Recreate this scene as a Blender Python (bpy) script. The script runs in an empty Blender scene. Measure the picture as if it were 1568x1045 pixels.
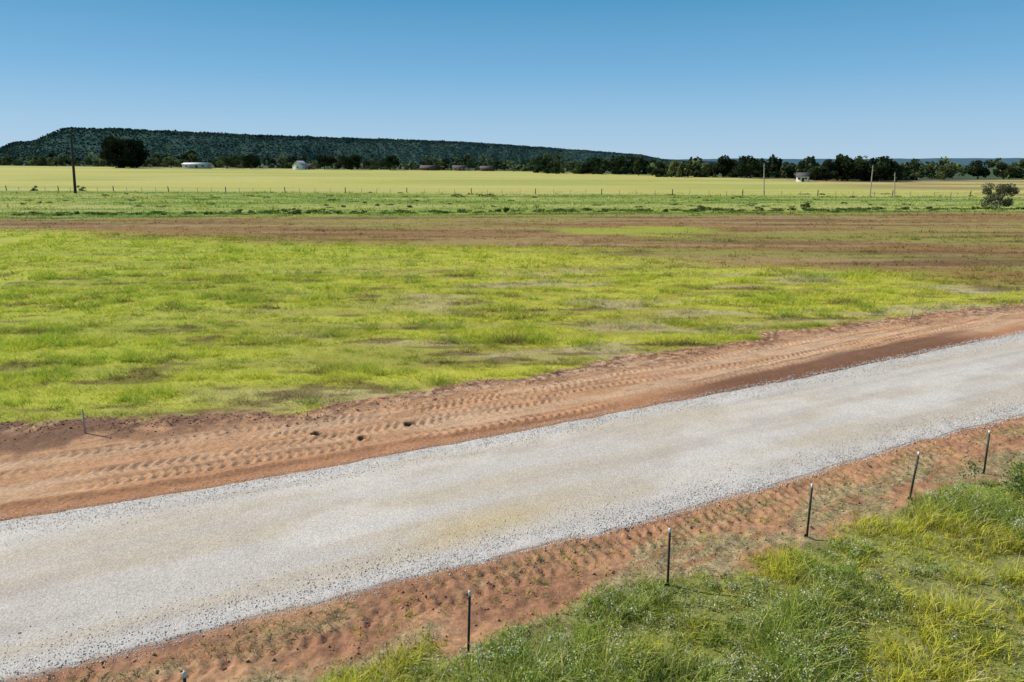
import bpy, math, numpy as np
from mathutils import Vector
R=np.random.default_rng(7)
sc=bpy.context.scene
sc.view_settings.view_transform='Standard'; sc.view_settings.look='None'; sc.view_settings.exposure=0
# ---------------- helpers ----------------
_T={}
def vn(x,y,seed):
    if seed not in _T: _T[seed]=np.random.default_rng(seed+1000).random((256,256))
    T=_T[seed]; x=np.asarray(x,float); y=np.asarray(y,float)
    xi=np.floor(x); yi=np.floor(y); fx=x-xi; fy=y-yi
    fx=fx*fx*(3-2*fx); fy=fy*fy*(3-2*fy)
    a=xi.astype(int)&255; b=yi.astype(int)&255; a1=(a+1)&255; b1=(b+1)&255
    return (T[a,b]*(1-fx)+T[a1,b]*fx)*(1-fy)+(T[a,b1]*(1-fx)+T[a1,b1]*fx)*fy
def fbm(x,y,seed,o=4):
    r=0;A=.5;t=0
    for i in range(o):
        r=r+A*vn(x*2**i+i*17.3,y*2**i+i*9.1,seed+i); t+=A; A*=.5
    return r/t
def ss(a,b,x):
    t=np.clip((np.asarray(x,float)-a)/(b-a),0,1); return t*t*(3-2*t)
def mix(a,b,t): return a*(1-t[...,None])+np.asarray(b)*t[...,None]
def mk(name,V,F,mat,col=None,smooth=False):
    me=bpy.data.meshes.new(name); V=np.asarray(V,np.float32); F=np.asarray(F,np.int32)
    me.vertices.add(len(V)); me.vertices.foreach_set('co',V.ravel())
    k=F.shape[1]; me.loops.add(F.size); me.loops.foreach_set('vertex_index',F.ravel())
    me.polygons.add(len(F)); me.polygons.foreach_set('loop_start',np.arange(0,F.size,k,dtype=np.int32))
    me.update(calc_edges=True)
    if smooth: me.polygons.foreach_set('use_smooth',np.ones(len(F),bool))
    if col is not None:
        a=me.color_attributes.new('Col','FLOAT_COLOR','POINT')
        c=np.ones((len(V),4),np.float32); c[:,:3]=np.clip(col,0,1); a.data.foreach_set('color',c.ravel())
    me.materials.append(mat); o=bpy.data.objects.new(name,me); sc.collection.objects.link(o); return o
# ---------------- materials ----------------
def newmat(n):
    m=bpy.data.materials.new(n); m.use_nodes=True; nt=m.node_tree; nt.nodes.clear()
    return m,nt,nt.nodes,nt.links
def mat_surface(name,scale1,scale2,amt1,amt2,bump,bdist,rough=.92,vor=None,spec=.12):
    m,nt,N,L=newmat(name)
    out=N.new('ShaderNodeOutputMaterial'); p=N.new('ShaderNodeBsdfPrincipled'); L.new(p.outputs[0],out.inputs[0])
    p.inputs['Roughness'].default_value=rough; p.inputs['Specular IOR Level'].default_value=spec
    at=N.new('ShaderNodeAttribute'); at.attribute_name='Col'
    tc=N.new('ShaderNodeNewGeometry')
    def noise(s,d=5):
        n=N.new('ShaderNodeTexNoise'); n.inputs['Scale'].default_value=s; n.inputs['Detail'].default_value=d; n.inputs['Roughness'].default_value=.7
        L.new(tc.outputs['Position'],n.inputs['Vector']); return n
    n1=noise(scale1); n2=noise(scale2)
    def mr(sock,lo,hi):
        r=N.new('ShaderNodeMapRange'); r.inputs[1].default_value=.3; r.inputs[2].default_value=.7; r.inputs[3].default_value=lo; r.inputs[4].default_value=hi
        L.new(sock,r.inputs[0]); return r.outputs[0]
    a=mr(n1.outputs[0],1-amt1,1+amt1); b=mr(n2.outputs[0],1-amt2,1+amt2)
    mu=N.new('ShaderNodeMath'); mu.operation='MULTIPLY'; L.new(a,mu.inputs[0]); L.new(b,mu.inputs[1]); f=mu.outputs[0]
    h=n2.outputs[0]
    if vor:
        v=N.new('ShaderNodeTexVoronoi'); v.inputs['Scale'].default_value=vor; L.new(tc.outputs['Position'],v.inputs['Vector'])
        sep=N.new('ShaderNodeSeparateColor'); L.new(v.outputs['Color'],sep.inputs[0])
        r=N.new('ShaderNodeMapRange'); r.inputs[3].default_value=.80; r.inputs[4].default_value=1.18; L.new(sep.outputs[0],r.inputs[0])
        m2=N.new('ShaderNodeMath'); m2.operation='MULTIPLY'; L.new(f,m2.inputs[0]); L.new(r.outputs[0],m2.inputs[1]); f=m2.outputs[0]
        m3=N.new('ShaderNodeMath'); m3.operation='SUBTRACT'; L.new(h,m3.inputs[0]); L.new(v.outputs['Distance'],m3.inputs[1]); h=m3.outputs[0]
    vm=N.new('ShaderNodeVectorMath'); vm.operation='SCALE'; L.new(at.outputs['Color'],vm.inputs[0]); L.new(f,vm.inputs['Scale'])
    L.new(vm.outputs[0],p.inputs['Base Color'])
    if bump>0:
        bp=N.new('ShaderNodeBump'); bp.inputs['Strength'].default_value=bump; bp.inputs['Distance'].default_value=bdist
        L.new(h,bp.inputs['Height']); L.new(bp.outputs[0],p.inputs['Normal'])
    return m
def mat_leaf(name,tr=.35):
    m,nt,N,L=newmat(name)
    out=N.new('ShaderNodeOutputMaterial'); d=N.new('ShaderNodeBsdfDiffuse'); t=N.new('ShaderNodeBsdfTranslucent'); mx=N.new('ShaderNodeMixShader')
    at=N.new('ShaderNodeAttribute'); at.attribute_name='Col'
    L.new(at.outputs['Color'],d.inputs[0]); L.new(at.outputs['Color'],t.inputs[0]); mx.inputs[0].default_value=tr
    L.new(d.outputs[0],mx.inputs[1]); L.new(t.outputs[0],mx.inputs[2]); L.new(mx.outputs[0],out.inputs[0]); return m
def mat_plain(name,c,rough=.7,metal=0,var=.15,scale=8):
    m,nt,N,L=newmat(name)
    out=N.new('ShaderNodeOutputMaterial'); p=N.new('ShaderNodeBsdfPrincipled'); L.new(p.outputs[0],out.inputs[0])
    p.inputs['Roughness'].default_value=rough; p.inputs['Metallic'].default_value=metal
    n=N.new('ShaderNodeTexNoise'); n.inputs['Scale'].default_value=scale; n.inputs['Detail'].default_value=6
    tc=N.new('ShaderNodeTexCoord'); L.new(tc.outputs['Object'],n.inputs['Vector'])
    r=N.new('ShaderNodeValToRGB'); r.color_ramp.elements[0].position=.3; r.color_ramp.elements[1].position=.7
    r.color_ramp.elements[0].color=(*[x*(1-var) for x in c],1); r.color_ramp.elements[1].color=(*[min(1,x*(1+var)) for x in c],1)
    L.new(n.outputs[0],r.inputs[0]); L.new(r.outputs[0],p.inputs['Base Color']); return m
M_ground=mat_surface('soil_and_turf',.9,11,.14,.34,.8,.04)
M_road=mat_surface('crushed_gravel',1.3,30,.06,.12,.45,.012,vor=38)
M_stone=mat_surface('loose_stone',1.3,30,.05,.10,.3,.01)
M_far=mat_surface('scrubland',.02,.12,.15,.2,.0,.1,spec=0)
M_grass=mat_leaf('grass_blades',.42)
M_leaf=mat_leaf('tree_leaves',.25)
M_bark=mat_plain('bark',(.06,.045,.035),.9)
M_wood=mat_plain('weathered_wood',(.04,.032,.028),.9)
M_palewood=mat_plain('pale_wood',(.42,.36,.28),.8)
M_tpost=mat_plain('green_steel_paint',(.018,.028,.022),.5,.2)
M_white=mat_plain('white_paint',(.7,.7,.68),.6,var=.04)
M_metal=mat_plain('galvanised_sheet',(.36,.38,.40),.5,.1,var=.08)
M_red=mat_plain('red_barn_paint',(.20,.08,.055),.8)
M_tan=mat_plain('tan_siding',(.30,.24,.18),.8,var=.06)
M_roofd=mat_plain('dark_shingles',(.10,.09,.09),.9)
M_glass=mat_plain('window_glass',(.02,.03,.04),.1)
# ---------------- terrain functions ----------------
EX,EY=.9015,.4327
def SW(X,Y): return EX*X+EY*Y, -EY*X+EX*Y-11.63
def edges(s):
    wn=np.interp(s,[-60,-3.4,1.2,5.5,11,19,24.5,60,200],[.3,.15,.12,-.05,-.1,.2,.25,1.6,14])
    wf=np.interp(s,[-60,-4.5,2.3,8.5,20,36.5,60,200],[7.5,6.3,5.97,6.02,6.1,6.65,8,20.5])
    wn=wn+.34*(fbm(s*.9,s*0+3.3,5,5)-.5); wf=wf+.28*(fbm(s*.9,s*0+8.3,9,5)-.5)
    return wn,wf
def dirtw(s,w):
    return np.interp(s,[-40,-20,-6,0,4,12,20,30,44,60,200],[11,10,7.4,5.6,4.9,5.1,5.4,5.4,4.0,3.6,3.6])+1.9*(fbm(s*.35,w*.6,21,4)-.5)+.8*(fbm(s*2.,w*2.,23,3)-.5)
def nearw(s,w): return 2.25+1.5*(fbm(s*.5,w*.8,31,4)-.5)+.8*(fbm(s*2.,w*2.,33,3)-.5)
def farrise(X,Y):
    return ss(200,450,Y)*np.clip(3-.0105*X,-.3,6.6)
def base_z(X,Y):
    z=farrise(X,Y)
    s,w=SW(X,Y); nearf=np.exp(-np.abs(w)/120)
    z=z+.12*(fbm(X*.12,Y*.12,41,3)-.5)*nearf*ss(9,16,w)
    return z
def rowf(X,Y):
    q=Y-.10*X+2.2*(fbm(X*.05,Y*.05,79,3)-.5)
    v=fbm(X*.06,q*.75,81,3); v2=1-np.abs(2*fbm(X*.05+7,q*.42,84,2)-1)
    return .6*v+.4*v2
HOLES=[(-5.96,19.44,.17),(-3.22,20.25,.19),(-4.5,19.1,.13)]
TR=[(1.15,.012,1),(1.75,-.01,-1),(2.45,.02,1),(3.1,-.012,-1),(3.75,.01,1)]
SOIL=np.array([.50,.285,.155]); RED=np.array([.41,.19,.095]); PINK=np.array([.58,.39,.25]); DARK=np.array([.135,.075,.048])
def fieldcol(X,Y):
    rows=rowf(X,Y); big=fbm(X*.035,Y*.05,91,4)
    c=mix(np.broadcast_to(np.array([.47,.46,.065]),X.shape+(3,)),[.31,.28,.07],ss(.5,.75,rows)*.75)  # darker rows: windrow shadow painted into the field colour
    c=mix(c,[.28,.37,.045],ss(.48,.72,big)*.5)
    c=mix(c,[.32,.39,.045],ss(2,-22,X)*.4)
    dry=ss(.55,.70,fbm(X*.2,Y*.6,95,4))*ss(-24,4,X)*.85*(1-ss(45,60,Y))
    c=mix(c,[.45,.37,.20],dry); c=mix(c,[.16,.11,.055],ss(.63,.73,fbm(X*.35,Y*1.3,97,3))*.7*(1-ss(50,60,Y)))
    return c,dry
def zones(X,Y):
    """returns z, colour, grass amount"""
    s,w=SW(X,Y); wn,wf=edges(s); a=w-wf; b=wn-w; D=dirtw(s,w); ND=nearw(s,w)
    z=base_z(X,Y)
    n1=fbm(X*.8,Y*.8,51,4); n2=fbm(s*.25,w*2.2,61,4); n3=fbm(X*5,Y*5,71,3); n4=fbm(s*1.2,w*5,77,3)
    c,dry=fieldcol(X,Y)
    g=1-.45*dry
    # brown mown band
    nb=np.interp(X,[-160,-65,-34,-12,7,21,35,60,120],[97,87,74,68,63,53,46,42,41])+12*(fbm(X*.05,Y*.09,101,5)-.5)
    fb=np.interp(X,[-160,-77,0,90,200],[100,101,110,118,128])+3*(fbm(X*.1,Y*.1,103,3)-.5)
    st=fbm(X*.04,Y*.35,107,4)
    br=ss(-6,6,Y-nb+12*(st-.5))*(1-ss(-1.5,1.5,Y-fb))
    brc=mix(np.broadcast_to(np.array([.275,.165,.062]),X.shape+(3,)),[.38,.28,.13],ss(.42,.66,st)*.65)
    brc=mix(brc,[.28,.27,.065],ss(.48,.66,fbm(X*.04+9,Y*.16,109,5))*.8)
    brc=mix(brc,[.15,.085,.045],ss(.46,.68,fbm(X*.05+2,Y*.5,111,5))*.7)
    pg=np.exp(-((X-16)/11)**2-((Y-84)/7)**2)*(fbm(X*.12,Y*.4,112,4)*2+.1); brc=mix(brc,[.34,.38,.05],ss(.35,.75,pg)*.85)
    c=mix(c,brc,br); g=g*(1-.6*br)
    # green strip beyond
    gs=ss(-1.5,1.5,Y-fb)
    gc=mix(np.broadcast_to(np.array([.33,.36,.08]),X.shape+(3,)),[.18,.26,.05],ss(.38,.6,fbm(X*.03,Y*.22,113,4)))
    gc=mix(gc,[.42,.41,.14],ss(.52,.68,fbm(X*.02+5,Y*.16,117,3))*.8)
    gc=mix(gc,[.09,.13,.03],np.exp(-((Y-fb-2.2)/1.6)**2)*ss(.35,.55,fbm(X*.06,X*0,118,3))*.8)
    c=mix(c,gc,gs)
    # pale field beyond fence
    fl=188-.15*X; pf=ss(-1.5,1.5,Y-fl)
    pc=mix(np.broadcast_to(np.array([.46,.44,.12]),X.shape+(3,)),[.37,.385,.10],ss(.35,.7,fbm(X*.012,Y*.035,121,4)))
    pc=mix(pc,[.54,.49,.19],ss(.5,.7,fbm(X*.008+3,Y*.09,122,3))*.6)
    pc=mix(pc,[.33,.24,.12],ss(100,140,X)*ss(.35,.6,fbm(X*.02,Y*.06,123,3)))
    c=mix(c,pc,pf); g=g*(1-.7*pf)
    az=X/np.maximum(Y,1)
    fe=np.interp(az,[-2,-.7,0,.2,.386,.525,.727,2],[450,450,450,380,330,300,340,340])
    c=mix(c,[.07,.10,.05],ss(-4,8,Y-fe)*(Y>100))
    c=mix(c,[.055,.10,.12],ss(800,5000,np.hypot(X,Y)))  # aerial haze painted into the ground colour with distance
    # far dirt strip
    fd=ss(-.25,.25,D-a)*(a>-.6)
    dc=mix(np.broadcast_to(SOIL,X.shape+(3,)),RED,(1-ss(.5,1.3,a))*.7)
    dc=mix(dc,PINK,ss(.42,.62,n2)*.8*ss(.6,1.4,a))
    dc=mix(dc,DARK*1.8,ss(.56,.7,n4)*ss(1,2,a)*.35)
    clod=ss(-1.8,-.5,a-D+1.6*(n1-.5))
    dc=mix(dc,DARK*1.6,clod*ss(.35,.6,n3)*.85)
    wet=ss(13,18,s)*(1-ss(31,36,s))*(1-ss(-.35,.35,a-1.1-.9*(n2-.5)-.05*(s-14)))
    dc=mix(dc,np.array([.175,.085,.05]),wet*.9)
    leftd=(1-ss(-3,3,s))*ss(3.4,4.6,a)
    dc=mix(dc,DARK*1.25,leftd*ss(.3,.55,n1)*.85)
    # near dirt strip
    nd=ss(-.25,.25,ND-b)*(b>-.6)
    ndc=mix(np.broadcast_to(np.array([.36,.185,.105]),X.shape+(3,)),SOIL*.92,ss(.38,.6,n1)*.85)
    ndc=mix(ndc,DARK*1.5,ss(.5,.7,n3+.3*(n4-.5))*.5)
    straw=ss(.42,.58,fbm(s*.7,w*1.6,131,4))*ss(.35,1.1,b)*ss(.3,.5,n4)
    ndc=mix(ndc,[.43,.36,.21],straw*.75)
    c=np.where((b>-.6)[...,None],mix(mix(c,[.19,.21,.07],(b>0)*.8),ndc,nd),c)
    c=np.where((a>-.6)[...,None],mix(c,dc,fd*(Y<150)),c)
    mid=(a<=0)&(b<=0); c=np.where(mid[...,None],RED,c)
    g=g*np.where(a>-.6,1-ss(-.6,.6,D-a+.5*(n3-.5)),1)*np.where(b>-.6,1-ss(-.4,.4,ND-b),1)*(~mid)
    # heights
    inroad=np.minimum(ss(-.15,.15,-a),ss(-.15,.15,-b)); z=z-.07*inroad
    loc=(a>0)&(a<10)
    mf=fd*loc
    z=z+mf*(.06*(n1-.5)+.03*(n3-.5))
    z=z+mf*.09*np.exp(-((a-.75-.3*(vn(s*.2,s*0,141)-.5))/.16)**2)*(1-ss(9,15,s))*(.4+n1)
    z=z+mf*clod*.13*(fbm(X*3.5,Y*3.5,145,3)-.42)
    for a0,sl,sg in TR:
        d=a-(a0+sl*(s-8)+1.4*(vn(s*.09,s*0+a0,147)-.5)+.12*(vn(s*.5,s*0+a0,148)-.5))
        e=1-ss(.20,.30,np.abs(d))
        fade=ss(.28,.55,vn(s*.16+a0*5,s*0+2,149))*(1-wet)*(1-clod)*ss(.2,.5,n1)
        ph=s/.29+sg*np.abs(d)*1.9+.35*vn(s*.8,s*0+a0,146)
        lug=ss(-.5,.5,np.sin(2*np.pi*ph))
        z=z+mf*fade*e*(-.045+.062*lug)+mf*fade*.02*np.exp(-((np.abs(d)-.32)/.06)**2)
        c=np.where(mf[...,None]>0,mix(c,PINK*.9,e*fade*lug*.3*mf),c)
        c=np.where(mf[...,None]>0,mix(c,DARK*2.2,e*fade*(1-lug)*.25*mf),c)  # painted shade: pits between lugs darkened on top of the relief
    for hx,hy,r in HOLES:
        q=np.hypot(X-hx,(Y-hy)); q=q*(1+.5*(n3-.5))
        z=z-.16*(1-ss(r*.5,r,q))+.05*np.exp(-((q-r*1.25)/(.3*r))**2)
        c=mix(c,DARK*.8,(1-ss(r*.7,r*1.15,q)))
    mn=nd*((b>0)&(b<6))
    rough=fbm(X*4.5,Y*4.5,151,3)
    z=z+mn*(.13*(rough-.4)*ss(.05,.5,b)+.08*(n1-.5))
    for b0,k_ in ((.36,1.),(.95,.7)):
        d=b-(b0+.3*(vn(s*.15,s*0+b0,153)-.5)); e=1-ss(.18,.26,np.abs(d))
        lug=ss(-.4,.4,np.sin(2*np.pi*(s/.27+np.abs(d)*1.6+.3*vn(s*.7,s*0+b0,154))))
        fa=ss(.3,.5,vn(s*.2,s*0+4+b0,155))*k_
        z=z+mn*e*(-.05+.085*lug)*fa
        c=np.where(mn[...,None]>0,mix(c,DARK*1.8,e*fa*(1-lug)*.35*mn),c)  # lug pits get painted shade here too
    z=z+(b>0)*ss(-.3,1.5,b-ND)*.15
    return z,c,g
# ---------------- ground sheet ----------------
def axis(fine,grow_lo,grow_hi):
    a=list(fine); st=fine[1]-fine[0]
    lo,r,cap,end=grow_lo; x=a[0]; d=st; L=[]
    while x>end: d=min(d*r,cap if x>-520 else d*r*1.15); x-=d; L.append(x)
    st=fine[-1]-fine[-2]; lo,r,cap,end=grow_hi; x=a[-1]; d=st; H=[]
    while x<end: d=min(d*r,cap if x<520 else d*r*1.15); x+=d; H.append(x)
    return np.array(L[::-1]+a+H)
sa=axis(np.arange(-9,40,.07),(0,1.035,2.5,-9000),(0,1.035,2.5,9000))
wa=axis(np.concatenate([np.arange(-5,0,.055),np.arange(0,6,.25),np.arange(6,14,.055)]),(0,1.1,5,-2500),(0,1.018,1.4,9500))
S,W=np.meshgrid(sa,wa,indexing='ij'); W1=W+11.63
X=EX*S-EY*W1; Y=EY*S+EX*W1
z,c,g=zones(X,Y)
n,m=S.shape; idx=np.arange(n*m).reshape(n,m)
F=np.stack([idx[:-1,:-1],idx[1:,:-1],idx[1:,1:],idx[:-1,1:]],-1).reshape(-1,4)
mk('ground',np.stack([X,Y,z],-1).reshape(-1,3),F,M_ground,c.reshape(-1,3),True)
# ---------------- gravel road ----------------
sr=np.concatenate([np.arange(-60,-10,.5),np.arange(-10,45,.1),np.arange(45,220,1.0)]); tr=np.concatenate([np.linspace(-.02,.05,8)[:-1],np.linspace(.05,.95,46),np.linspace(.95,1.02,8)[1:]])
wn,wf=edges(sr); S=np.repeat(sr[:,None],len(tr),1); T=np.repeat(tr[None],len(sr),0)
W=wn[:,None]+(wf-wn)[:,None]*T
X=EX*S-EY*(W+11.63); Y=EY*S+EX*(W+11.63)
zr=.06*np.sin(np.pi*np.clip(T,0,1))+.02*(fbm(S*1.2,W*1.5,201,4)-.5)+.03*(fbm(S*5,W*5,205,2)-.5)*(np.abs(T-.5)>.42)
zr=zr-.006; zr=np.where((T<0)|(T>1),-.09,zr)+base_z(X,Y)
lon=fbm(S*.12,W*1.3,211,4); pat=fbm(S*.35,W*.8,215,4)
c=mix(np.broadcast_to(np.array([.55,.505,.45]),X.shape+(3,)),[.52,.45,.345],ss(.38,.62,lon)*.8*(1-ss(.34,.48,np.abs(T-.5))))
c=mix(c,[.64,.595,.54],ss(.46,.68,pat)*.65)
c=mix(c,[.45,.40,.355],ss(.52,.75,fbm(S*.2+9,W*2.6,218,4))*.55)
c=mix(c,[.53,.42,.24],np.exp(-((S-5.3)/3.0)**2-((W-1.3)/.5)**2)*.85*ss(.3,.6,pat+.1))
ed=ss(.38,.46,np.abs(T-.5)); c=mix(c,[.57,.55,.52],ed*.6)
c=mix(c,[.45,.29,.18],ss(.47,.5,np.abs(T-.5))*.6*ss(.4,.6,fbm(S*1.5,W*3,219,3)))
n,m=S.shape; idx=np.arange(n*m).reshape(n,m)
F=np.stack([idx[:-1,:-1],idx[1:,:-1],idx[1:,1:],idx[:-1,1:]],-1).reshape(-1,4)
mk('gravel_road',np.stack([X,Y,zr],-1).reshape(-1,3),F,M_road,c.reshape(-1,3),True)
# loose stones at the margins
N=42000; s=R.uniform(-9,42,N); wn,wf=edges(s); side=R.random(N)<.55
off=np.where(R.random(N)<.32,-np.abs(R.normal(0,.18,N)),np.abs(R.normal(0,.5,N)))
w=np.where(side,wn+off,wf-off); X=EX*s-EY*(w+11.63); Y=EY*s+EX*(w+11.63)
r=R.uniform(.006,.016,N)*(1+.02*s.clip(0)); z0,_,_=zones(X,Y); inr=(w>wn)&(w<wf); t_=(w-wn)/(wf-wn); z0=np.where(inr,base_z(X,Y)-.004+.06*np.sin(np.pi*np.clip(t_,0,1)),z0)+r*.3
O=np.array([[1,0,0],[-1,0,0],[0,1,0],[0,-1,0],[0,0,.8],[0,0,-.8]]); OF=np.array([[0,2,4],[2,1,4],[1,3,4],[3,0,4],[2,0,5],[1,2,5],[3,1,5],[0,3,5]])
V=np.stack([X,Y,z0],-1)[:,None]+(O[None]+R.normal(0,.25,(N,6,3)))*r[:,None,None]
F=(OF[None]+6*np.arange(N)[:,None,None]).reshape(-1,3)
cc=np.repeat((np.array([.59,.56,.52])*R.uniform(.75,1.3,(N,1)))[:,None],6,1).reshape(-1,3)
mk('loose_gravel',V.reshape(-1,3),F,M_stone,cc)
# soil clods
N=6000; s=R.uniform(-9,44,N); wn,wf=edges(s); t=R.random(N)
D=dirtw(s,wf+5); w=np.where(t<.7,wf+D-np.abs(R.normal(0,.8,N)),wn-R.uniform(.15,2.3,N)); X=EX*s-EY*(w+11.63); Y=EY*s+EX*(w+11.63)
r=R.uniform(.1,.2,N)**2; z0,cz,_=zones(X,Y)
V=np.stack([X,Y,z0+r*.15],-1)[:,None]+(O[None]+R.normal(0,.3,(N,6,3)))*r[:,None,None]
F=(OF[None]+6*np.arange(N)[:,None,None]).reshape(-1,3)
cc=np.repeat((cz*R.uniform(.9,1.3,(N,1)))[:,None],6,1).reshape(-1,3)
mk('soil_clods',V.reshape(-1,3),F,M_ground,cc)
# ---------------- grass ----------------
def rep(a,k): return np.repeat(a,k,0)
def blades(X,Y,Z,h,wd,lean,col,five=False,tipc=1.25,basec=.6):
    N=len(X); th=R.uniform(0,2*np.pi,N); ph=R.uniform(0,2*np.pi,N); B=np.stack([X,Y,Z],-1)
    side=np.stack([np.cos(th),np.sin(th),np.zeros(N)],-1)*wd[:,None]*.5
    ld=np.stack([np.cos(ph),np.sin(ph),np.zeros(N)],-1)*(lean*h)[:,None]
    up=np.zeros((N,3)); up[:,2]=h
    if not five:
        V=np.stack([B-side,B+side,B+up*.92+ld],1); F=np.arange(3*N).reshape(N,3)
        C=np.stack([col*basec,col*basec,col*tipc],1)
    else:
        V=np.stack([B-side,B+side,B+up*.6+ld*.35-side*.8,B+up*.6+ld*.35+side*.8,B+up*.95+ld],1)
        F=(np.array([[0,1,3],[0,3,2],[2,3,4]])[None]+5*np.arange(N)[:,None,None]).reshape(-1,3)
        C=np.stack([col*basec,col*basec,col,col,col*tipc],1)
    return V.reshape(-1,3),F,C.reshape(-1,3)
def scatter(area,nt,per,rad,hh,wd):
    x0,x1,y0,y1=area; X=R.uniform(x0,x1,nt); Y=R.uniform(y0,y1,nt)
    k=(np.abs(X)<Y*.86+5); X=X[k];Y=Y[k]
    z,c,g=zones(X,Y); k=R.random(len(X))<g*(.22+1.3*ss(.36,.58,fbm(X*.8,Y*1.8,301,3))); X=X[k];Y=Y[k];c=c[k];g=g[k]
    rows=rowf(X,Y); clump=fbm(X*.6,Y*1.2,303,3)
    dk=ss(.54,.66,fbm(X*.7,Y*1.9,305,4))
    th=(.5+.9*ss(.35,.75,clump))*(1.2-.6*ss(.5,.75,rows))*R.uniform(.5,1.35,len(X))*(.5+.5*g)*(1+.75*dk)
    tint=R.uniform(.8,1.2,(len(X),1)); tg=R.random(len(X))
    col=c*1.7*tint; col=mix(col,col*np.array([.6,.76,.6]),dk*.8)
    col=np.where((tg<.2)[:,None],col*[.68,.85,.8],col); col=np.where((tg>.86)[:,None],col*[1.15,1.0,1.8],col)
    X=rep(X,per)+R.normal(0,rad,len(X)*per);Y=rep(Y,per)+R.normal(0,rad,len(Y)*per)
    h=rep(th,per)*hh*R.uniform(.5,1.2,len(X)); col=np.clip(rep(col,per)*R.uniform(.8,1.2,(len(X),1)),0,.85)
    z=base_z(X,Y)
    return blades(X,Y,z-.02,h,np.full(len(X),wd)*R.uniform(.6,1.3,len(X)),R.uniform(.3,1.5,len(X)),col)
parts=[scatter((-26,34,15,34),62000,7,.08,.22,.020),scatter((-34,42,30,50),46000,6,.13,.24,.035),
       scatter((-52,56,48,78),34000,5,.22,.25,.065),scatter((-90,96,76,118),28000,4,.35,.22,.11),
       scatter((-165,165,108,200),26000,4,.6,.30,.22)]
def merge(parts):
    V=[];F=[];C=[];o=0
    for v,f,c in parts: V.append(v);F.append(f+o);C.append(c);o+=len(v)
    return np.concatenate(V),np.concatenate(F),np.concatenate(C)
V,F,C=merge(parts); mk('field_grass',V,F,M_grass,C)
# near roadside verge
def verge(nt):
    s=R.uniform(-6,30,nt); b=R.uniform(.6,12,nt)**1.0; wn,wf=edges(s); w=wn-b
    X=EX*s-EY*(w+11.63); Y=EY*s+EX*(w+11.63); k=(Y>4.5)&(np.abs(X)<Y*.85+4); X=X[k];Y=Y[k];b=b[k]
    z,c,g=zones(X,Y); k=R.random(len(X))<np.maximum(g,.07); X=X[k];Y=Y[k];g=g[k];z=z[k];b=b[k]
    cl=fbm(X*.9,Y*.9,401,3); cc=fbm(X*.45+3,Y*.45,405,3)
    hs=(.3+1.35*ss(.32,.66,cl))*(.35+.65*g)*(.6+.4*ss(2,4.5,b))
    A=np.array([.74,.72,.10]); B=np.array([.38,.50,.10]); Cc=np.array([.74,.66,.33])
    col=mix(np.broadcast_to(A,X.shape+(3,)),B,ss(.45,.62,cc)*.9); t=R.random(len(X)); col=np.where((t>.84)[:,None],Cc,col)*R.uniform(.7,1.15,(len(X),1))
    return X,Y,z,g,hs,col,cc,cl
X,Y,z,g,hs,col,cc,cl=verge(30000); per=9
n=len(X)*per; Xb=rep(X,per)+R.normal(0,.06,n);Yb=rep(Y,per)+R.normal(0,.06,n)
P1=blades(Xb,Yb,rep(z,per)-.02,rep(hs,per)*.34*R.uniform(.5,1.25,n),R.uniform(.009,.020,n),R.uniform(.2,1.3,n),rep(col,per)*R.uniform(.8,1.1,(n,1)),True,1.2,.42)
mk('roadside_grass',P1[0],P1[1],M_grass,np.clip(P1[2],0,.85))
def leafcloud(cx,cy,cz,rad,h,per,size,col,flat=.6):
    N=len(cx)*per; P=R.normal(0,1,(N,3)); P/=np.linalg.norm(P,axis=1)[:,None]; P*=R.random((N,1))**.4
    P[:,0]*=rep(rad,per);P[:,1]*=rep(rad,per);P[:,2]=(P[:,2]*.5+.5)*rep(h,per)
    C0=P+np.stack([rep(cx,per),rep(cy,per),rep(cz,per)],-1)
    a=R.normal(0,1,(N,3)); a/=np.linalg.norm(a,axis=1)[:,None]; b=np.cross(a,R.normal(0,1,(N,3))); b/=np.linalg.norm(b,axis=1)[:,None]
    sz=(size*R.uniform(.6,1.4,N))[:,None]
    V=np.stack([C0-a*sz,C0+b*sz*flat,C0+a*sz,C0-b*sz*flat],1).reshape(-1,3)
    F=np.arange(4*N).reshape(N,4)
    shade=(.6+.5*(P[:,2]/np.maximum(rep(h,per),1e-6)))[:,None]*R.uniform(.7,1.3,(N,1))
    return V,F,np.repeat(rep(col,per)*shade,4,0)
X,Y,z,g,hs,col,cc,cl=verge(6000); k=(g>.6)&(cc>.46); X,Y,z,hs=X[k],Y[k],z[k],hs[k]
colw=np.array([.33,.42,.11])*R.uniform(.6,1.3,(len(X),1))
W1_=leafcloud(X,Y,z,R.uniform(.1,.22,len(X)),hs*.38,40,.022,colw)
k=(R.random(len(X))<.6)&(fbm(X*.5,Y*.5,409,2)>.42)
fl=leafcloud(X[k],Y[k],z[k]+hs[k]*.26,R.uniform(.10,.2,k.sum()),hs[k]*.2,26,.016,np.array([.80,.78,.54])*np.ones((k.sum(),1)))
V,F,C=merge([W1_,fl]); mk('flowering_weeds',V,F,M_grass,np.clip(C,0,.85))
bx=R.normal(13.2,.7,60);by=R.normal(14.7,.8,60)
v=leafcloud(bx,by,np.full(60,.1),R.uniform(.25,.4,60),R.uniform(.4,.9,60),130,.03,np.array([.10,.165,.055])*R.uniform(.7,1.4,(60,1)))
mk('wild_shrub',*v[:2],M_leaf,v[2])
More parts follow.
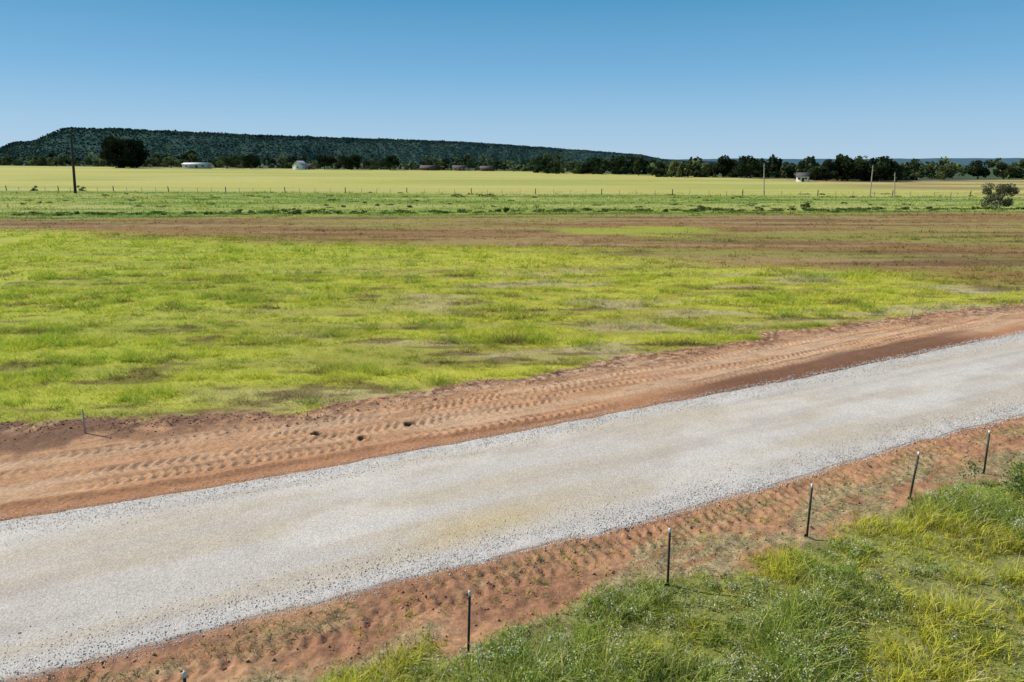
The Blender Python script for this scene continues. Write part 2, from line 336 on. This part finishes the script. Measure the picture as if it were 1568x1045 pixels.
# dry litter / sprigs lying on the near dirt strip
s=R.uniform(-6,32,60000); wn,wf=edges(s); b=R.uniform(.3,2.9,60000); w=wn-b; X=EX*s-EY*(w+11.63); Y=EY*s+EX*(w+11.63)
k=R.random(60000)<ss(.44,.62,fbm(s*.7,w*1.6,131,4)); X,Y=X[k],Y[k]; z,_,_=zones(X,Y); n=len(X)
P2=blades(X,Y,z,R.uniform(.01,.10,n),R.uniform(.008,.018,n),R.uniform(.8,3,n),np.where(R.random((n,1))<.4,[[.36,.40,.10]],[[.58,.49,.30]])*R.uniform(.7,1.2,(n,1)))
mk('dry_grass_litter',*P2[:2],M_grass,P2[2])
# ---------------- trees ----------------
def cyl(p0,p1,r0,r1,k=7):
    p0=np.array(p0,float);p1=np.array(p1,float);d=p1-p0;d/=np.linalg.norm(d)+1e-9
    a=np.cross(d,[0,0,1] if abs(d[2])<.9 else [1,0,0]);a/=np.linalg.norm(a);b=np.cross(d,a)
    t=np.linspace(0,2*np.pi,k,endpoint=False); ring=np.cos(t)[:,None]*a+np.sin(t)[:,None]*b
    V=np.concatenate([p0+ring*r0,p1+ring*r1]); i=np.arange(k);j=(i+1)%k
    return V,np.stack([i,j,j+k,i+k],1)
def crown(x,y,z,H,Wd,nl,ls,col,trunk=.18,ncl=None):
    ncl=ncl or 16; rx=Wd/2; 
    th=R.uniform(0,2*np.pi,ncl); rr=np.sqrt(R.random(ncl))*.72; hh=R.uniform(trunk+.12,.9,ncl)
    env=np.sqrt(np.clip(1-((hh-.5)/.62)**2,.15,1))
    cx=x+np.cos(th)*rr*rx*env; cy=y+np.sin(th)*rr*rx*env; cz=z+hh*H
    cr=R.uniform(.22,.38,ncl)*rx; ch=R.uniform(.14,.24,ncl)*H
    per=max(4,nl//ncl); N=ncl*per
    P=R.normal(0,1,(N,3)); P/=np.linalg.norm(P,axis=1)[:,None]; P*=R.random((N,1))**.33
    up=P[:,2].copy(); P[:,0]*=rep(cr,per);P[:,1]*=rep(cr,per);P[:,2]*=rep(ch,per)
    C0=P+np.stack([rep(cx,per),rep(cy,per),rep(cz,per)],-1)
    a=R.normal(0,1,(N,3)); a/=np.linalg.norm(a,axis=1)[:,None]; b=np.cross(a,R.normal(0,1,(N,3))); b/=np.linalg.norm(b,axis=1)[:,None]
    sz=(ls*R.uniform(.6,1.4,N))[:,None]
    V=np.stack([C0-a*sz,C0+b*sz*.8,C0+a*sz,C0-b*sz*.8],1).reshape(-1,3); F=np.arange(4*N).reshape(N,4)
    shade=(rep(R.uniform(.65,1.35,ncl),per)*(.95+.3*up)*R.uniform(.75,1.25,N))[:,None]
    return V,F,np.repeat(np.array(col)*shade,4,0),list(zip(cx-x,cy-y,cz-z))
def tree(name,X0,Yd,H,Wd,col,trunk=.16,nl=2400,ls=None,ncl=16):
    z0=float(base_z(np.array([X0]),np.array([Yd]))[0])
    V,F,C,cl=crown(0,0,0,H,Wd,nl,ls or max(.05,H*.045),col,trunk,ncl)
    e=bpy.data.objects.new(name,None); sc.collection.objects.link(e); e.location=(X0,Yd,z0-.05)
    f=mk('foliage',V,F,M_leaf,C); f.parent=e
    tv=[];tf=[];o=0
    def add(q):
        nonlocal o
        tv.append(q[0]);tf.append(q[1]+o);o+=len(q[0])
    r=H*.035; add(cyl((0,0,-.3),(0,0,H*.28),r*1.3,r*.8,9)); add(cyl((0,0,H*.28),(R.normal(0,H*.03),R.normal(0,H*.03),H*.6),r*.8,r*.4,8))
    for p in cl[:12]: add(cyl((0,0,H*R.uniform(.15,.35)),p,r*.5,r*.12,6))
    t=mk('trunk_and_limbs',np.concatenate(tv),np.concatenate(tf),M_bark); t.parent=e
    return e
K=.000927
DG=(.030,.046,.022); MG=(.07,.095,.04); LG=(.13,.16,.065)
T=[('oak_tree',262,432,6.5,12,LG),('oak_tree',348,435,8.4,17,MG),('oak_tree',384,432,8.2,13,DG),
('oak_tree',497,438,9.2,16,DG),('oak_tree',538,436,9.2,16,DG),('oak_tree',598,434,9,11,DG),('juniper_tree',978,372,9.2,6.5,MG),
('oak_tree',1108,348,9.6,12,DG),('oak_tree',1150,338,9.6,18,DG),('oak_tree',1268,303,8.6,12,DG),('oak_tree',1300,303,10.8,17,DG),('oak_tree',1345,300,10.3,16,DG),
('mesquite_tree',1375,298,8.2,9,MG),('mesquite_tree',1448,318,7,11,LG),('oak_tree',1500,345,9,13,DG),('oak_tree',1540,340,7.5,11,MG),('mesquite_tree',1250,305,6,8,MG),('oak_tree',1050,352,7.5,12,MG)]
tree('oak_tree',-.5506*428,428,17,29,(.022,.034,.018),trunk=.05,nl=9000,ls=.7,ncl=34)
for nme,px,Yd,H,Wd,c in T: tree(nme,(px-784)*K*Yd,Yd,H,Wd,c)
tree('mesquite_tree',87.9,126,4.3,6.6,(.17,.18,.10),trunk=.02,nl=5200,ls=.11)
def mass(name,specs,nl,lsf):
    parts=[]
    for x,y,H,Wd,c in specs:
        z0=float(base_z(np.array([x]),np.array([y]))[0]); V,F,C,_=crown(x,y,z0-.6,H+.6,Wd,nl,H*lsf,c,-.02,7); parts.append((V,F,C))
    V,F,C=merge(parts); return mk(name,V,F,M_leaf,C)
sp=[]
def addrow(p0,p1,n,d0,d1,h0,h1,cols,wf=1.6,gap=0):
    for i in range(n):
        px=R.uniform(p0,p1)
        if gap and vn(np.array(px*.03),np.array(d0*.1),611)<gap: continue
        d=R.uniform(d0,d1); H=h0+(h1-h0)*R.random()**1.7*(.5+vn(px*.045,d0*.2,613)); c=np.array(cols[R.integers(len(cols))])*R.uniform(.7,1.4)
        sp.append(((px-784)*K*d,d,H,H*R.uniform(1.1,1.9)*wf/1.6,c))
addrow(-250,860,330,456,520,2.6,6.5,[DG,MG,MG,LG])
addrow(-250,860,230,520,800,5,10.5,[DG,MG,LG])
addrow(820,1010,110,388,440,3.0,8.6,[DG,MG,DG],gap=.2); addrow(1000,1215,130,343,400,2.6,9.2,[DG,MG,DG,LG],gap=.25)
addrow(1225,1395,75,306,345,2.6,9.5,[DG,MG,DG],gap=.25); addrow(1380,1780,190,345,420,2.4,9.0,[DG,MG,LG,LG],gap=.3)
addrow(800,1800,260,430,900,4,11,[DG,MG,LG])
addrow(60,860,45,440,455,1.2,2.6,[MG,LG])
addrow(-250,-10,10,430,450,5,9,[DG])
mass('distant_tree_line',sp,180,.095)
# shrubs along ditch & fence
sp=[]
def sh(px,py,H,W,c=MG):
    d=8/((py-250.3)*.000897); sp.append(((px-784)*K*d,d,H,W,np.array(c)))
for px,py,H,W in [(45,293,1.6,3),(120,293,1.5,3.4),(440,330,.9,4),(475,328,.7,6),(505,329,.6,4),(545,329,.5,4),(775,327,.9,1.4),(1082,322,.6,3),(1240,319,.9,3),(700,303,.7,5),(745,303,.8,6),(860,326,.5,4)]:
    sh(px,py,H,W,(.11,.15,.045))
for i in range(190):
    px=R.uniform(-100,1700); sh(px,331-px*.006+R.normal(0,1.0),R.uniform(.15,.45),R.uniform(1,4),(.14,.18,.055))
for i in range(80): sh(R.uniform(-50,1600),R.uniform(296,320),R.uniform(.15,.4),R.uniform(1,4),(.20,.25,.08))
parts=[]
for x,y,H,Wd,c in sp:
    z0=float(base_z(np.array([x]),np.array([y]))[0]); V,F,C,_=crown(x,y,z0-.1,H+.1,Wd,220,.10+.05*H,c,-.1,9); parts.append((V,F,C))
V,F,C=merge(parts); mk('ditch_shrubs',V,F,M_grass,C)
# ---------------- mesa ----------------
ridge=np.array([(-1750,2250,14),(-1600,2150,34),(-1453,2050,58),(-1398,2000,65),(-1309,1950,67),(-1255,1920,80),(-1200,1905,97),(-1178,1900,102),(-1009,2000,98.5),(-824,2200,95.5),(-600,2450,94.5),(-218,2800,92),(-11,3000,84),(233,3300,74),(440,3400,62),(636,3500,50),(700,3560,38),(800,3650,26),(980,3900,20),(1300,4300,16),(1700,4500,12)],float)
L=np.concatenate([[0],np.cumsum(np.hypot(*np.diff(ridge[:,:2],axis=0).T))]); u=np.arange(0,L[-1],7.0)
rx,ry,rz=[np.interp(u,L,ridge[:,i]) for i in range(3)]
dirn=np.stack([-rx,-ry],-1); dirn/=np.linalg.norm(dirn,axis=1)[:,None]
t=np.concatenate([np.linspace(-260,0,10)[:-1],np.linspace(0,60,14)[:-1],np.linspace(60,620,52)])
U,Tt=np.meshgrid(u,t,indexing='ij')
MX=rx[:,None]+dirn[:,0:1]*Tt; MY=ry[:,None]+dirn[:,1:2]*Tt
gul=fbm(U*.012,Tt*.003,501,4)
q=np.clip(Tt,0,None)/(620*(.75+.5*gul))
prof=np.clip(1-q,0,1)**1.5
prof=np.where(Tt<0,1.0,prof)
MZ=np.maximum(rz[:,None]-2,6)*prof-4*(1-prof)+3.2*(fbm(U*.06,Tt*.06,505,3)-.5)*2*np.clip(prof*3,0,1)+16*(gul-.5)*prof*(1-prof)*4
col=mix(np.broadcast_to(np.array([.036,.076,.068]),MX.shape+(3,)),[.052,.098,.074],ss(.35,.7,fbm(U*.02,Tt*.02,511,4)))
col=mix(col,[.065,.125,.135],ss(0,1,(MY-1900)/2500)*.6)  # bluish aerial haze mixed into the mesa colour, woodland takes it over
n,m=U.shape; idx=np.arange(n*m).reshape(n,m)
F=np.stack([idx[:-1,:-1],idx[:-1,1:],idx[1:,1:],idx[1:,:-1]],-1).reshape(-1,4)
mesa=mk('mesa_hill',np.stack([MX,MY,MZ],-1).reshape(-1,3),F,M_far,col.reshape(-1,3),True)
N=60000; ii=R.integers(0,len(u)-1,N); jj=R.integers(8,len(t)-1,N); rim=R.random(N)<.08; jj=np.where(rim,R.integers(6,14,N),jj)
bx=MX[ii,jj]+R.normal(0,5,N);by=MY[ii,jj]+R.normal(0,5,N);bz=MZ[ii,jj]; k=bz>3; bx,by,bz,ii,jj=bx[k],by[k],bz[k],ii[k],jj[k]; N=len(bx)
r=R.uniform(1.6,3.8,N)
V=np.stack([bx,by,bz+.25*r],-1)[:,None]+(O[None]*[1,1,.7]+R.normal(0,.2,(N,6,3)))*r[:,None,None]
F=(OF[None]+6*np.arange(N)[:,None,None]).reshape(-1,3)
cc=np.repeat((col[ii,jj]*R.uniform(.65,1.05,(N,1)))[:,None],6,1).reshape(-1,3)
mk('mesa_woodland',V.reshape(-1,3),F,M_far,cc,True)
# low far hills on right
u=np.linspace(0,1,300); hx=-500+8000*u; hy=6500-1200*u; hz=22+34*fbm(u*9,u*0,521,4)+5*fbm(u*90,u*0,523,3)
V=np.concatenate([np.stack([hx,hy,hz],-1),np.stack([hx*.93,hy*.93,hz*0-3],-1),np.stack([hx*1.08,hy*1.08,hz*0-3],-1)]); i=np.arange(299)
F=np.concatenate([np.stack([i,i+300,i+301,i+1],-1),np.stack([i,i+1,i+601,i+600],-1)])
mk('distant_hills',V,F,M_far,np.broadcast_to(np.array([.07,.135,.18]),(900,3)),True)  # hill colour includes the blue of distance haze
# ---------------- mesh kit for objects ----------------
def box(cx,cy,cz,sx,sy,sz):
    v=np.array([[x,y,z] for x in(-.5,.5) for y in(-.5,.5) for z in(-.5,.5)])*[sx,sy,sz]+[cx,cy,cz]
    f=np.array([[0,1,3,2],[4,6,7,5],[0,4,5,1],[2,3,7,6],[0,2,6,4],[1,5,7,3]]); return v,f
def joinq(qs):
    V=[];F=[];o=0
    for v,f in qs: V.append(v);F.append(f+o);o+=len(v)
    return np.concatenate(V),np.concatenate(F)
def tpost(x,y,lean,rot,h=1.24):
    z0=float(zones(np.array([x]),np.array([y]))[0][0])
    e=bpy.data.objects.new('fence_post',None); sc.collection.objects.link(e); e.location=(x,y,z0); e.rotation_euler=(lean[0],lean[1],rot)
    qs=[box(0,0,h/2-.2,.042,.007,h+.25),box(0,.0205,h/2-.2,.007,.034,h+.25)]
    for i in range(16): qs.append(box(0,-.009,.12+i*.066,.012,.010,.014))
    qs.append(box(0,.041,-.02,.10,.006,.16))
    V,F=joinq(qs); b=mk('steel_stem',V,F,M_tpost); b.parent=e
    V,F=joinq([box(0,0,h-.02,.046,.011,.09),box(0,.0225,h-.02,.011,.036,.088)]); w=mk('white_tip',V,F,M_white); w.parent=e
for x,y,l,r in [(-4.48,7.8,(0,.03),.4),(-.73,9.67,(0,.04),.45),(3.02,11.6,(.0,-.03),.5),(6.48,13.42,(-.02,.0),.4),(9.75,15.2,(.02,.02),.5),(12.5,16.6,(0,-.08),.45)]: tpost(x,y,l,r)
def stake(x,y,h):
    z0=float(zones(np.array([x]),np.array([y]))[0][0]); V,F=joinq([box(0,0,h/2-.1,.05,.02,h+.2),box(0,0,h+.015,.03,.018,.03)])
    o=mk('survey_stake',V,F,M_palewood); o.location=(x,y,z0); o.rotation_euler=(.05,.04,.3)
stake(-13.05,19.5,.75); stake(20.7,34.6,.65); stake(-62,113,2.2)
def pole(x,y,h,r,m,lean,arm=True):
    z0=float(base_z(np.array([x]),np.array([y]))[0])
    e=bpy.data.objects.new('utility_pole',None); sc.collection.objects.link(e); e.location=(x,y,z0); e.rotation_euler=(0,lean,0)
    V,F=cyl((0,0,-.5),(0,0,h),r*1.15,r*.75,10); p=mk('pole_shaft',V,F,m); p.parent=e
    V,F=joinq([cyl((0,0,h-.02),(0,0,h+.3),.04,.05,6),cyl((-.12,0,h-.5),(-.45,0,h-.35),.04,.06,6),cyl((.12,0,h-1.2),(.4,0,h-1.1),.04,.06,6)]); q=mk('insulators',V,F,M_metal); q.parent=e
pole(-119.5,191,16.6,.33,M_wood,.085)
pole(65,180,7.8,.14,M_palewood,-.08); pole(87.3,170,7.4,.13,M_palewood,-.03); pole(89.5,163,5.8,.12,M_palewood,-.12)
qs=[];
for i,xx in enumerate(np.arange(-240,200,4.4)):
    x=xx+R.normal(0,.3); y=187-.15*x; big=(i%4==0); h=1.5 if big else 1.2; r=.14 if big else .05
    qs.append(cyl((x,y,-.2),(x+R.normal(0,.05),y,h),r,r*.85,6))
for h in (.35,.7,1.05): qs.append(cyl((-240,187+36,h),(200,187-30,h),.012,.012,6))
V,F=joinq(qs); mk('wire_fence',V,F,mat_plain('fence_wood',(.13,.11,.09),.9))
# ---------------- buildings ----------------
def house(name,x,y,w,d,h,rh,wall,roof,win=3,rot=0,door=True):
    z0=float(base_z(np.array([x]),np.array([y]))[0])
    e=bpy.data.objects.new(name,None); sc.collection.objects.link(e); e.location=(x,y,z0); e.rotation_euler=(0,0,rot)
    V=np.array([[-w/2,-d/2,-.4],[w/2,-d/2,-.4],[w/2,d/2,-.4],[-w/2,d/2,-.4],[-w/2,-d/2,h],[w/2,-d/2,h],[w/2,d/2,h],[-w/2,d/2,h]],float)
    o=mk('walls',V,[[0,1,5,4],[1,2,6,5],[2,3,7,6],[3,0,4,7]],wall); o.parent=e
    o=mk('gables',np.array([[-w/2,-d/2,h],[-w/2,d/2,h],[-w/2,0,h+rh],[w/2,-d/2,h],[w/2,d/2,h],[w/2,0,h+rh]],float),[[0,1,2],[4,3,5]],wall); o.parent=e
    ov=.35; t=.12; k=rh/(d/2); pr=[(-d/2-ov,h-ov*k),(0,h+rh),(d/2+ov,h-ov*k)]
    v=[];
    for sx in(-w/2-ov,w/2+ov):
        for yy,zz in pr: v+= [[sx,yy,zz+.02],[sx,yy,zz+.02+t]]
    o=mk('roof',np.array(v),[[1,7,9,3],[3,9,11,5],[0,2,8,6],[2,4,10,8],[0,6,7,1],[4,5,11,10],[0,1,3,2],[2,3,5,4],[6,8,9,7],[8,10,11,9]],roof); o.parent=e
    qs=[box(-w/2+(i+.5+ (0.15 if i%2 else 0))*w/win,-d/2-.02,h*.58,min(1.1,w/win*.4),.05,h*.32) for i in range(win)]+[box(w/2+.02,0,h*.58,.05,1.0,h*.32),box(-w/2-.02,0,h*.58,.05,1.0,h*.32)]
    Vw,Fw=joinq(qs); o=mk('windows',Vw,Fw,M_glass); o.parent=e
    if door:
        Vd,Fd=box(w*.08,-d/2-.03,h*.36,1.0,.06,h*.72); o=mk('door',Vd,Fd,M_wood); o.parent=e
P=lambda px,d:(px-784)*K*d
house('metal_shed',P(302,428),428,15,7,2.5,.8,M_metal,M_white,3)
house('white_farmhouse',P(460,430),430,7,6.5,2.4,2.6,M_white,M_metal,2,1.35)
house('farmhouse_wing',P(474,437),437,5,5,2.0,1.2,M_tan,M_roofd,2)
house('red_barn',P(745,446),446,8,6,1.7,1.3,M_red,M_roofd,2)
house('ranch_house',P(703,447),447,8,6,1.8,1.4,M_tan,M_roofd,3,.1)
house('brick_house',P(655,447),447,9,6,1.6,1.4,M_red,M_roofd,3)
house('white_cottage',P(1231,292),292,4.6,4,2.3,1.3,M_white,M_roofd,2,-.5)
# ---------------- light ----------------
az=math.atan2(-.93,.30); el=math.radians(42)
to=Vector((math.sin(az)*math.cos(el),math.cos(az)*math.cos(el),math.sin(el)))
ld=bpy.data.lights.new('sun','SUN'); ld.energy=5.0; ld.angle=math.radians(.5); ld.color=(1,.93,.82)
lo=bpy.data.objects.new('sun',ld); sc.collection.objects.link(lo); lo.rotation_euler=to.to_track_quat('Z','Y').to_euler()
w=bpy.data.worlds.new('World'); sc.world=w; w.use_nodes=True; N=w.node_tree.nodes; Lk=w.node_tree.links; N.clear()
out=N.new('ShaderNodeOutputWorld'); bg=N.new('ShaderNodeBackground'); sky=N.new('ShaderNodeTexSky'); sky.sky_type='NISHITA'; sky.sun_disc=False
sky.sun_elevation=el; sky.sun_rotation=az; sky.air_density=1.0; sky.dust_density=.1; sky.ozone_density=4.0
bg.inputs[1].default_value=.1
tc=N.new('ShaderNodeTexCoord'); sp_=N.new('ShaderNodeSeparateXYZ'); Lk.new(tc.outputs['Generated'],sp_.inputs[0])
rp=N.new('ShaderNodeValToRGB'); cr=rp.color_ramp
for e_,(p_,c_) in enumerate([(0,(.44,.62,.80)),(.05,(.34,.56,.78)),(.12,(.18,.44,.71)),(.21,(.075,.315,.57)),(.5,(.06,.18,.36)),(1,(.05,.12,.26))]):
    el_=cr.elements[e_] if e_<2 else cr.elements.new(p_)
    el_.position=p_; el_.color=(*c_,1)
Lk.new(sp_.outputs[2],rp.inputs[0])
sc_=N.new('ShaderNodeVectorMath'); sc_.operation='SCALE'; sc_.inputs['Scale'].default_value=10; Lk.new(rp.outputs[0],sc_.inputs[0])
mxx=N.new('ShaderNodeMix'); mxx.data_type='RGBA'; mxx.inputs[0].default_value=.9
Lk.new(sky.outputs[0],mxx.inputs[6]); Lk.new(sc_.outputs[0],mxx.inputs[7])
Lk.new(mxx.outputs[2],bg.inputs[0]); Lk.new(bg.outputs[0],out.inputs[0])
cam=bpy.data.cameras.new('camera'); cam.lens=24; cam.sensor_width=36; cam.clip_end=30000; cam.clip_start=.1
co=bpy.data.objects.new('camera',cam); sc.collection.objects.link(co); co.location=(0,0,8); co.rotation_euler=(math.radians(75.4),0,0); sc.camera=co
